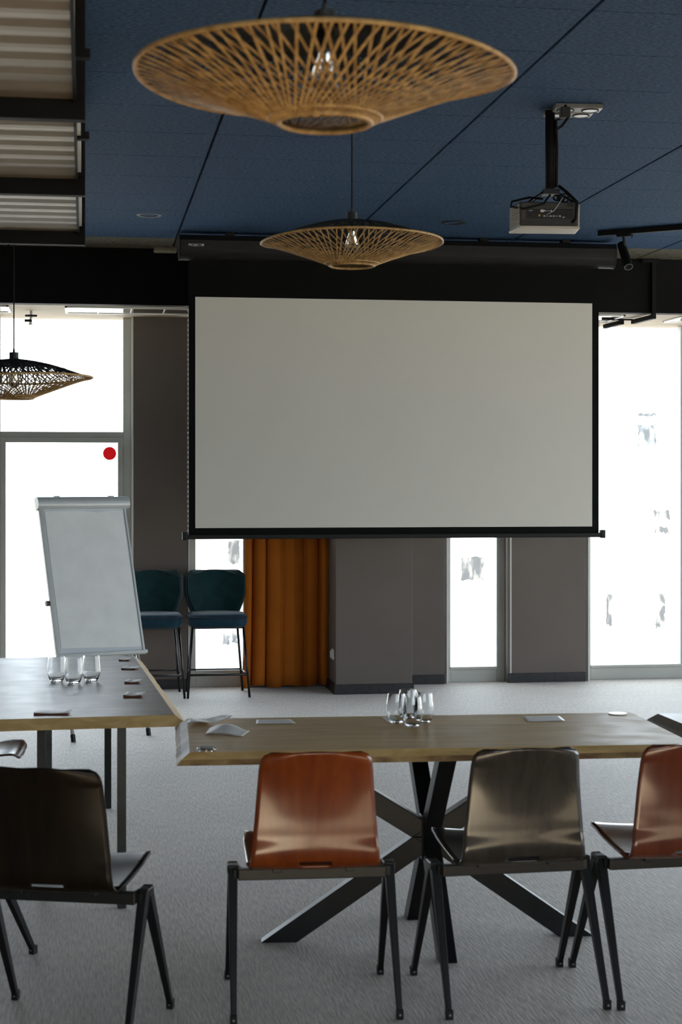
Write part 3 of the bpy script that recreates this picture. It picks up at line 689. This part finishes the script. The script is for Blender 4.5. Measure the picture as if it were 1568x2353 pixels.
# ------------------------------------------------------------------ curtain and wall socket
t = thing('curtain', 'burnt orange floor-length curtain gathered beside the column', 'curtain', (0, 0, 0))
cxa, cxb = XY(566, 13.2), XY(763, 13.2); rows = []
nu = 220; nz = 24
def fold(s):                                        # broad ridges towards the room, tight valleys between them
    q = 6.2 * s + .35 * math.sin(5.2 * s + .4)
    return .055 - .10 * abs(math.sin(math.pi * q)) ** .75 * (.75 + .25 * math.sin(7 * s + 1)) + .022 * math.sin(9 * s)
for i in range(nz + 1):
    h = i / nz; z = .015 + (HS - .04) * h
    row = []
    for j in range(nu + 1):
        s = j / nu; amp = 1.0 - .25 * h
        x = cxa + (cxb - cxa) * s + .012 * math.sin(2 * math.pi * 6.2 * s) * amp
        x -= .03 * (1 - h) ** 5 * (1 - s) ** 6
        row.append((x, 13.255 + fold(s + .012 * (1 - h)) * amp + .02 * math.sin(9 * s + 3 * h), z + (.018 * math.sin(9 * s) ** 2 if i == 0 else 0)))
    rows.append(row)
MB().grid(rows).build('cloth', M_curtain, t, smooth=True, solid=.003)
MB().box(cxa - .1, colx0 - .02, 13.22, 13.25, HS - .028, HS).build('rail', M_alu, t)
c = (colx0, 12.98, ZY(764, 1503, 12.98))
t = thing('wall_socket', 'white wall socket on the dark side of the column by the curtain', 'socket', c)
MB().box(-.012, 0, -.04, .04, -.042, .042).build('plate', M_socket, t, bevel=.003); MB().box(-.026, -.012, -.026, .026, -.028, .028).build('plug', M_socket, t, bevel=.005)

# ------------------------------------------------------------------ tables
def table_top(root, Lx, Ly, z, th, out, mtop, medge, munder=None, mleft=None, rout=None, mright=None):
    """slab whose sides flare outward and down; Lx, Ly are the upper face"""
    hx, hy = Lx / 2, Ly / 2
    top = MB().add([(-hx, -hy, z), (hx, -hy, z), (hx, hy, z), (-hx, hy, z), (-hx, -hy, z - .004), (hx, -hy, z - .004), (hx, hy, z - .004), (-hx, hy, z - .004)],
                   [(0, 1, 2, 3), (7, 6, 5, 4), (0, 4, 5, 1), (1, 5, 6, 2), (2, 6, 7, 3), (3, 7, 4, 0)]).build('table_top', mtop, root)
    def strip(a, b, na, nb, m, name):              # one flared side
        n = 28; lo = []; rng = random.Random(name + str(a))
        za = z - .0005; zm = z - th * .55; zb = z - th
        A0 = []; A1 = []; A2 = []
        for k in range(n + 1):
            s = k / n; p = Vector(a).lerp(Vector(b), s); q = Vector(na).lerp(Vector(nb), s)
            j = 0 if k in (0, n) else rng.uniform(-.006, .006)
            A0.append((p.x, p.y, za)); mid = p.lerp(q, .62 + j * 8); A1.append((mid.x, mid.y, zm)); e = p.lerp(q, 1.0 + j * 6); A2.append((e.x, e.y, zb))
        o1 = MB().grid([A1, A0]).build(name, m, top, fixn=False)
        inn = [(p[0] * .97, p[1] * .97, zb) for p in A2]
        MB().grid([inn, A2, A1]).build(name + '_under', munder or m, top)
    O = (hx + out, hy + out); OR = hx + (out if rout is None else rout)
    cs = [(-hx, -hy), (hx, -hy), (hx, hy), (-hx, hy)]; oc = [(-O[0], -O[1]), (OR, -O[1]), (OR, O[1]), (-O[0], O[1])]
    nm = ['front_edge', 'right_edge', 'back_edge', 'left_edge']
    for k in range(4):
        a, b = cs[k], cs[(k + 1) % 4]; na, nb = oc[k], oc[(k + 1) % 4]
        m = mleft if (mleft and k == 3) else mright if (mright and k == 1) else medge
        strip((*a, 0), (*b, 0), (*na, 0), (*nb, 0), m, nm[k])
    MB().box(-O[0] * .97, OR * .97, -O[1] * .97, O[1] * .97, z - th, z - th + .004).build('underside', munder or medge, top)
    return top

# long table in the middle with a star base
LN, LF, RF = cw(-.488, 5.60), cw(-.608, 6.384), cw(1.121, 6.564)
ctr = (LN + RF) / 2; ang = math.atan2((RF - LF).y, (RF - LF).x)
ct = thing('meeting_table', 'light wooden meeting table with live edge on a black star-shaped steel base', 'table', (ctr.x, ctr.y, 0), ang)
wx, wy = (RF - LF).length, (LF - LN).length
table_top(ct, wx, wy, .75, .038, .045, M_top, M_edge, M_edgeb, M_edgew, .008)
inv = Matrix.Rotation(-ang, 4, 'Z')
def lc(cx, cd, z): return inv @ (cw(cx, cd, z) - Vector((ctr.x, ctr.y, 0)))
hub = lc(.322, 6.06, .375)
feet = [lc(-.29, 6.03, 0), lc(.92, 6.12, 0), lc(.275, 6.35, 0), lc(.366, 5.775, 0)]
zc = .712
for k, f in enumerate(feet):
    fv = Vector((f.x, f.y, 0)); tv = Vector((f.x, f.y, zc)); hv = Vector(hub)
    for e in (fv, tv):                              # beam from the hub, ends cut level with floor or top
        t_ = (hv - e); a = Vector((-t_.y, t_.x, 0)).normalized(); hw = .031
        W_ = .068 if k < 2 else .056
        along = Vector((t_.x, t_.y, 0)); 
        if k < 2:                                   # long shallow beams: level cut
            cut = W_ / abs(t_.normalized().z); dl = along.normalized() * cut
            lo_ = [e - a * hw, e + a * hw, e + a * hw + dl, e - a * hw + dl]
        else:
            cut = W_ / abs(t_.normalized().z); dl = along.normalized() * cut if along.length > 1e-4 else Vector((cut, 0, 0))
            lo_ = [e - a * hw - dl * .5, e + a * hw - dl * .5, e + a * hw + dl * .5, e - a * hw + dl * .5]
        off = hv - e - dl * .5 if k < 2 else hv - e
        hi_ = [p + off for p in lo_]
        MB().frustum(lo_, hi_).build('leg', M_steel, ct, bevel=.003, fixn=True)
MB().box(hub.x - .034, hub.x + .034, hub.y - .034, hub.y + .034, hub.z - .085, hub.z + .075).build('hub', M_steel, ct, bevel=.004)
MB().box(hub.x - .62, hub.x + .62, hub.y - .25, hub.y + .3, .704, .712).build('mounting_plate', M_steel, ct)

# table at left running to the windows
NR, FR = cw(-.648, 6.50), cw(-1.085, 8.72)
u = (FR - NR).normalized(); v = Vector((-u.y, u.x, 0)); LW = .77; LL = (FR - NR).length
lcen = NR + u * LL / 2 + v * LW / 2; lang = math.atan2(-v.y, -v.x)
lt = thing('meeting_table', 'dark glossy table at left with pale slanting edges and four thin steel legs', 'table', (lcen.x, lcen.y, 0), lang)
table_top(lt, LW, LL, .75, .042, .03, M_topl, M_edge, M_edge, None, .052, M_edgep)
li = Matrix.Rotation(-lang, 4, 'Z')
for (cx, cd), m in (((-.854, 6.50), M_steelg), ((-1.184, 8.48), M_steel), ((-1.195, 6.66), M_steel), ((-1.485, 8.48), M_steelg)):
    p = li @ (cw(cx, cd) - Vector((lcen.x, lcen.y, 0)))
    MB().box(p.x - .017, p.x + .017, p.y - .017, p.y + .017, 0, .709).build('leg', m, lt, bevel=.002)
for s in (-.9, .9): MB().box(-.26, .26, s - .02, s + .02, .69, .708).build('crossbar', M_steel, lt)

# dark table at the right edge
K1 = cw(1.238, 6.53); ku = (cw(.151, -.9885)).normalized(); kv = Vector((-ku.y, ku.x, 0)); RL, RWd = 2.2, .8
rc = K1 + ku * RL / 2 + kv * RWd / 2; rang = math.atan2(kv.y, kv.x)
rt = thing('meeting_table', 'dark walnut table with slanting edge at the right side', 'table', (rc.x, rc.y, 0), rang)
table_top(rt, RWd, RL, .75, .042, .045, M_topdt, M_topd, M_topd)
for sx in (-.28, .28):
    for sy in (-.9, .9): MB().box(sx - .017, sx + .017, sy - .017, sy + .017, 0, .709).build('leg', M_steel, rt, bevel=.002)

# ------------------------------------------------------------------ plywood chairs
def catmull(P, n):
    out = []
    for i in range(len(P) - 1):
        p0, p1, p2, p3 = (Vector(P[max(i - 1, 0)]), Vector(P[i]), Vector(P[i + 1]), Vector(P[min(i + 2, len(P) - 1)]))
        for k in range(n):
            t = k / n; out.append(.5 * ((2 * p1) + (-p0 + p2) * t + (2 * p0 - 5 * p1 + 4 * p2 - p3) * t * t + (-p0 + 3 * p1 - 3 * p2 + p3) * t ** 3))
    out.append(Vector(P[-1])); return out
SHELL = [(.232, .462), (.205, .482), (.13, .478), (.03, .463), (-.07, .452), (-.135, .449), (-.172, .466), (-.189, .505), (-.192, .565), (-.197, .63), (-.208, .70), (-.225, .765), (-.247, .828)]
def shell_mesh():
    P = catmull(SHELL, 7); n = len(P); s = [0]
    for i in range(1, n): s.append(s[-1] + (P[i] - P[i - 1]).length)
    T = s[-1]; NC = 25; rows = []; zs = []
    for i, p in enumerate(P):
        q = s[i] / T
        back = min(1, max(0, (p.y - .47) / .35)) if p.x < -.15 else 0
        hw = .203 - .031 * back ** .9 if p.x < -.12 else .203 + (.008 if p.x < .1 else .008 * max(0, (.232 - p.x) / .13))
        rc_ = .05; d = min(s[i], T - s[i]); rr_ = .055 if s[i] < T / 2 else .034
        if d < rr_: hw -= rr_ - math.sqrt(max(0, rr_ ** 2 - (rr_ - d) ** 2))
        row = []
        for j in range(NC):
            a = -1 + 2 * j / (NC - 1); x = a * hw
            if p.x < -.15 and p.y > .47: y = p.x + (.012 * min(1, (p.y - .47) / .08) + .029 * max(0, (p.y - .59) / .24) ** 1.25) * a * a; z = p.y
            else: y = p.x; z = p.y + (.014 * a * a if p.x > -.12 else .005 * a * a)
            if s[i] > T - .05: z -= .008 * a * a
            row.append((x, y, z))
        rows.append(row); zs.append(p)
    def skip(i, j): 
        xm = (rows[i][j][0] + rows[i][j + 1][0]) / 2
        return abs(xm) < .047 and zs[i].x < -.15 and .462 < (zs[i].y + zs[i + 1].y) / 2 < .482
    return MB().grid(rows, skip)
def chair(label, m, cx, cd, rcam, group='plywood chairs with black steel legs'):
    p = cw(cx, cd); t = thing('plywood_chair', label, 'chair', (p.x, p.y, 0), math.radians(rcam) - PHI, group)
    shell_mesh().build('shell', m, t, smooth=True, solid=.009)
    ay, az = -.015, .435
    for sx in (-1, 1):
        X0 = .250 * sx
        for fy in (.235, -.235):
            lg = MB().bar((X0, ay + (.012 if fy > 0 else -.012), az), (X0 + .006 * sx, fy, .012), .030, .036, .018, .020, up=(0, 1, 0)).build('leg', M_steel, t, bevel=.003)
            gl = MB().box(X0 + .006 * sx - .011, X0 + .006 * sx + .011, fy - .012, fy + .012, 0, .03).build('glide', M_slot, lg, bevel=.002)
            MB().box(X0 + .006 * sx - .003, X0 + .006 * sx + .003, fy - .0135, fy - .012, .012, .018).build('rivet', M_bolt, lg)
        MB().box(X0 - .018, X0 + .018, ay - .032, ay + .032, az - .02, az + .006).build('frame_cap', M_steel, t, bevel=.004)
    MB().box(-.235, .235, -.078, -.048, .400, .436).build('crossbar', M_steel, t, bevel=.003)
    for sx in (-.2, .2): MB().bar((sx * 1.17, -.063, .418), (sx * 1.22, ay, .42), .03, .03).build('crossbar_end', M_steel, t)
    for sx in (-.115, .115): MB().box(sx - .014, sx + .014, -.12, .10, .432, .450).build('seat_bracket', M_steel, t, bevel=.002)
    return t
def chair_as(src, label, m, cx, cd, rcam):
    p = cw(cx, cd); c = copy_thing(src, label, (p.x, p.y, 0), math.radians(rcam) - PHI)
    for ch in c.children:
        if ch.name.startswith('shell'):
            ch.data = ch.data.copy(); ch.data.materials.clear(); ch.data.materials.append(m)
    return c
c0 = chair('orange brown plywood chair, its whole back seen in the middle foreground', M_plyo, -.098, 5.36, 6.0)
chair_as(c0, 'grey black plywood chair between the two orange chairs', M_plyg, .54, 5.43, 11)
chair_as(c0, 'reddish brown plywood chair cut off by the right edge', M_plyr, 1.085, 5.52, 11)
chair_as(c0, 'very dark brown plywood chair in the left foreground', M_plyd, -.83, 5.07, -10)
chair_as(c0, 'dark maroon chair tucked under the left table, only its seat corner showing', M_plym, -1.62, 7.28, -85)
chair_as(c0, 'chair at the left edge of which one black leg shows', M_plyd, -1.42, 5.79, -30)

# ------------------------------------------------------------------ velvet counter stools
def rounded_rect(hx, hy, r, n=8):
    out = []
    for cx, cy, a0 in ((hx - r, hy - r, 0), (-hx + r, hy - r, 90), (-hx + r, -hy + r, 180), (hx - r, -hy + r, 270)):
        for k in range(n + 1):
            a = math.radians(a0 + 90 * k / n); out.append((cx + r * math.cos(a), cy + r * math.sin(a)))
    return out
def stool(label, loc):
    t = thing('counter_stool', label, 'stool', loc, 0, 'teal velvet counter stools')
    # local -Y faces the room
    lev = [(.535, .90), (.545, .97), (.57, 1.0), (.605, 1.0), (.622, .985), (.634, .93), (.640, .80), (.642, .4)]
    mb = MB(); n = None; vs = []; 
    for z, s in lev:
        o = rounded_rect(.228 * s, .215 * s, .11 * s)
        n = len(o); vs += [(x, y, z) for x, y in o]
    fs = [(i * n + j, i * n + (j + 1) % n, (i + 1) * n + (j + 1) % n, (i + 1) * n + j) for i in range(len(lev) - 1) for j in range(n)]
    fs += [tuple(range(n - 1, -1, -1)), tuple((len(lev) - 1) * n + j for j in range(n))]
    seat = mb.add(vs, fs).build('seat', M_velvets, t, smooth=True)
    o = rounded_rect(.229, .217, .11); MB().tube([(x, y, .612) for x, y in o] + [(o[0][0], o[0][1], .612)], .005, 6, cap=False).build('piping', M_piping, seat, smooth=True)
    rows = []
    for i in range(15):
        h = i / 14; z = .625 + .335 * h; row = []
        half = .165 + .065 * min(1, h / .45) ** .7 if h < .45 else .23
        if h > .86: half = .23 - .05 * (1 - math.sqrt(max(0, 1 - ((h - .86) / .14) ** 2)))
        for j in range(21):
            a = -1 + j / 10
            row.append((half * a, .19 + .035 * h - .075 * a * a, z - (.018 * a * a if h > .9 else 0)))
        rows.append(row)
    bk = MB().grid(rows).build('backrest', M_velvet, t, smooth=True, solid=.05)
    q = bk.modifiers.new('edge', 'BEVEL'); q.width = .018; q.segments = 3; q.limit_method = 'ANGLE'; q.angle_limit = .9
    edge = [Vector(r[0]) for r in rows] + [Vector(p) for p in rows[-1]] + [Vector(r[-1]) for r in rows[::-1]]
    MB().tube([p + Vector((0, -.022, 0)) for p in edge], .004, 6).build('back_piping', M_piping, bk, smooth=True)
    for sx in (-1, 1):
        MB().tube([(.195 * sx, -.15, .54), (.237 * sx, -.225, 0)], .0095, 8).build('leg', M_steel, t, smooth=True)
        MB().tube([(.175 * sx, .15, .54), (.222 * sx, .20, 0)], .0095, 8).build('leg', M_steel, t, smooth=True)
        MB().tube([(.222 * sx, -.20, .175), (.21 * sx, .182, .175)], .0065, 8).build('side_rail', M_steel, t, smooth=True)
    MB().tube([(-.224, -.20, .175), (.224, -.20, .175)], .0085, 8).build('foot_rail', M_steel, t, smooth=True)
    MB().tube([(-.21, .182, .175), (.21, .182, .175)], .0065, 8).build('rear_rail', M_steel, t, smooth=True)
    MB().box(-.19, .19, -.17, .17, .525, .54).build('seat_plate', M_steel, t)
    return t
sl = at_z(503, 1604, 0)
s1 = stool('teal velvet counter stool standing in front of the narrow left window', (sl.x, sl.y + .225, 0))
s2p = at_z(352, 1604, 0)
copy_thing(s1, 'dark teal velvet counter stool half hidden behind the flipchart', (s2p.x, sl.y + .225, 0))

# ------------------------------------------------------------------ flipchart
BL, BR = cw(-1.828, 10.75), cw(-1.303, 11.07); fm = (BL + BR) / 2; fd = (BR - BL); fw = fd.length
t = thing('flipchart', 'white flipchart easel leaning back beside the left table', 'flipchart', (fm.x, fm.y, 0), math.atan2(fd.y, fd.x))
rec = math.atan2(.337, .997); BH = math.hypot(.337, .997)
T = Matrix.Translation((0, 0, .53)) @ Matrix.Rotation(-rec, 4, 'X')     # board axes: x across, z up the board, -y out of its face
hw = fw / 2
MB().box(-hw, hw, .0, .018, 0, BH).xf(T).build('board', M_wboard, t, bevel=.002)
MB().box(-hw - .002, -hw + .032, -.006, .02, 0, BH).xf(T).build('side_rail', M_wframe, t, bevel=.003)
MB().box(hw - .010, hw + .006, -.006, .02, 0, BH).xf(T).build('side_rail', M_wframe, t, bevel=.003)
MB().box(-hw - .002, hw + .016, -.022, .02, -.012, .012).xf(T).build('pen_tray', M_wframe, t, bevel=.004)
cb = [(-.012, BH - .055)] + [(-.006 - .03 * math.sin(math.radians(a)), BH - .015 - .042 * math.cos(math.radians(a))) for a in range(10, 171, 20)] + [(.03, BH + .03), (.03, BH - .055)]
MB().frustum([(-hw - .012, q[0], q[1]) for q in cb], [(hw + .03, q[0], q[1]) for q in cb]).xf(T).build('paper_clamp', M_wframe, t, fixn=True, bevel=.002)
for e in (-.17, .22): MB().box(e - .02, e + .02, -.0, .02, BH + .028, BH + .036).xf(T).build('clamp_knob', M_grey, t)
rows = []
for i in range(9):
    z = .045 + (BH - .115) * i / 8
    rows.append([(-hw + .036 + (fw - .055) * j / 12, -.003 - .0015 * math.sin(j * .9) * (i / 8) ** 3, z + (0 if i else .018 * (1 - j / 12) - .01) - (.012 * math.exp(-((j - 8) ** 2) / 1.2) if i == 8 else 0)) for j in range(13)])
MB().grid(rows).xf(T).build('paper_sheet', M_paper, t, solid=.001)
sl_ = .53 * math.tan(rec)
for sx in (-hw + .045, hw - .045):
    lg = MB().tube([(sx, .02, .545), (sx, -sl_ + .02, .03)], .0125, 10).build('leg', M_alu, t, smooth=True)
    MB().tube([(sx, -sl_ + .025, .045), (sx, -sl_ + .012, 0)], .016, 10).build('foot', M_slot, lg)
lg = MB().tube([(0, .345, 1.30), (0, .62, .03)], .0125, 10).build('leg', M_alu, t, smooth=True)
MB().tube([(0, .615, .045), (0, .63, 0)], .016, 10).build('foot', M_slot, lg)
MB().box(-.05, .05, .31, .37, 1.27, 1.33).build('hinge_block', M_grey, t)
MB().lathe([(0, -.01), (.018, -.01), (.018, .01), (0, .01)], 14).xf(T @ Matrix.Translation((-hw - .012, .02, .36)) @ Matrix.Rotation(math.pi / 2, 4, 'Y')).build('side_knob', M_grey, t)

# ------------------------------------------------------------------ glasses
def glass_mesh(outer, th):
    inn = [(max(0, r - th), z) for r, z in outer if z > .014]
    inn = [(max(.0, inn[0][0] - .004), .013)] + inn
    prof = [(0, outer[0][1])] + outer + inn[::-1] + [(0, .011)]
    return MB().lathe(prof, 40)
ANG = [(.024, 0), (.026, .002), (.033, .016), (.0425, .042), (.0425, .046), (.040, .075), (.0365, .118)]
RND = [(.018, 0), (.024, .003), (.033, .018), (.0375, .036), (.0385, .052), (.036, .08), (.0315, .112)]
gid = {}
def glass(kind, px, py, label, group, s=1.0):
    p = at_z(px, py, .75)
    if kind in gid:
        o = gid[kind].copy(); C.objects.link(o)
    else:
        o = glass_mesh(ANG if kind == 'a' else RND, .0016).build('drinking_glass', M_glass, smooth=True)
        gid[kind] = o
        es = o.modifiers.new('crease', 'EDGE_SPLIT'); es.split_angle = math.radians(50)
    o.location = (p.x, p.y, .7502); o.rotation_euler = (0, 0, random.uniform(0, 6)); o.scale = (s, s, s)
    return tag(o, label, 'glass', group)
G1, G2 = 'tumblers on the left table', 'tumblers on the middle table'
glass('a', 130, 1568, 'angular drinking glass on the left table, leftmost of three', G1)
glass('a', 169, 1572, 'angular drinking glass on the left table, middle of three and nearest', G1)
glass('a', 210, 1566, 'angular drinking glass on the left table, rightmost of three', G1)
glass('r', 911, 1662, 'rounded drinking glass on the middle table, leftmost of four', G2)
glass('r', 938, 1652, 'rounded drinking glass on the middle table, rearmost of four with highest rim', G2)
glass('r', 948, 1670, 'rounded drinking glass on the middle table, nearest of four', G2)
glass('r', 974, 1661, 'rounded drinking glass on the middle table, rightmost of four', G2)

# ------------------------------------------------------------------ paper and small things on the tables
def sheet(name, corners, label, lift=None, group='papers on the tables', m=M_paper):
    """a sheet from its pixel corners (near-left, near-right, far-right, far-left) lying on the table"""
    P = [at_z(x, y, .7505) for x, y in corners]; c = sum(P, Vector()) / 4; rows = []
    for i in range(9):
        row = []
        for j in range(13):
            a, b = i / 8, j / 12
            p = (P[0] * (1 - b) + P[1] * b) * (1 - a) + (P[3] * (1 - b) + P[2] * b) * a - c
            z = .0015 + (lift(b, a) if lift else 0)
            row.append((p.x, p.y, z))
        rows.append(row)
    o = MB().grid(rows).build(name, m, None, smooth=True, solid=.0006)
    o.location = (c.x, c.y, .7505); return tag(o, label, 'paper', group)
sheet('paper_sheet', [(588, 1664), (680, 1663), (668, 1654), (590, 1655)], 'flat white sheet of paper behind the orange chair on the table')
sheet('paper_sheet', [(1213, 1659), (1300, 1657), (1286, 1646), (1203, 1647)], 'flat white sheet of paper behind the grey black chair on the table')
sheet('paper_sheet', [(893, 1661), (915, 1661), (905, 1649), (878, 1649)], 'small white paper slip behind the four round glasses')
sheet('paper_sheet', [(472, 1687), (557, 1693), (575, 1680), (482, 1674)], 'curled white sheet of paper lying nearest the table corner', lambda b, a: .02 * math.sin(math.pi * min(1, b * 1.15)) * (.3 + .7 * a))
sheet('paper_sheet', [(428, 1667), (530, 1664), (540, 1653), (440, 1655)], 'crumpled white sheet of paper at the left end of the middle table', lambda b, a: .014 * (b ** 2) * (1 - .3 * a) + .005 * math.sin(7 * b + 3 * a) + .006)

def card(px, py, w, h, rz, label):
    p = at_z(px, py, .7505)
    t = thing('folded_card', label, 'card', (p.x, p.y, .7502), rz, 'folded cards on the left table')
    # brown lower leaf and flap paint the gap's shade; the upper leaf rises away
    MB().box(-w / 2, w / 2, .004, .06, 0, .0009).build('lower_leaf', M_cardshade, t)
    n = 8; rows = []; fr = []
    for i in range(n + 1):
        a = i / n; rows.append([(-w / 2 + w * k / 6 + .01 * a, .062 * a, .001 + h * (.36 + .25 * abs(k / 3 - 1)) + h * .35 * a ** .7) for k in range(7)])
    MB().grid(rows).build('upper_leaf', M_paper, t, smooth=True, solid=.0007)
    MB().grid([[(x * .97, .003, .0005) for x, y, z in rows[0]], [(x * .97, .003, z - .0008) for x, y, z in rows[0]]]).build('gap_shade', M_cardshade, t, solid=.0008)
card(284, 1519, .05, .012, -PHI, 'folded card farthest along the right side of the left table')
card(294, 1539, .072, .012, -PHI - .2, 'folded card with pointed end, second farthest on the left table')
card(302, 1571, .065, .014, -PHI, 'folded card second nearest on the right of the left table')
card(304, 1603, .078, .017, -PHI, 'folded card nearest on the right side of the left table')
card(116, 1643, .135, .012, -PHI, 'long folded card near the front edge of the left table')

p = at_z(475, 1725, .75)
t = thing('glass_coaster', 'small bluish glass coaster near the left corner of the middle table', 'coaster', (p.x, p.y, .7502))
MB().lathe([(0, 0), (.030, 0), (.033, .003), (.033, .008), (.030, .011), (.0, .011)], 32).build('disc', M_glass, t)
MB().lathe([(0, .0112), (.026, .0112), (.026, .0125), (0, .0125)], 32).build('inlay', M_steelg, t)
p = at_z(1420, 1641, .75)
MBc = MB().lathe([(0, 0), (.035, 0), (.036, .001), (.036, .003), (.035, .004), (0, .004)], 36).build('round_coaster', M_coaster)
MBc.location = (p.x, p.y, .7502); tag(MBc, 'round white coaster at the far right corner of the middle table', 'coaster')
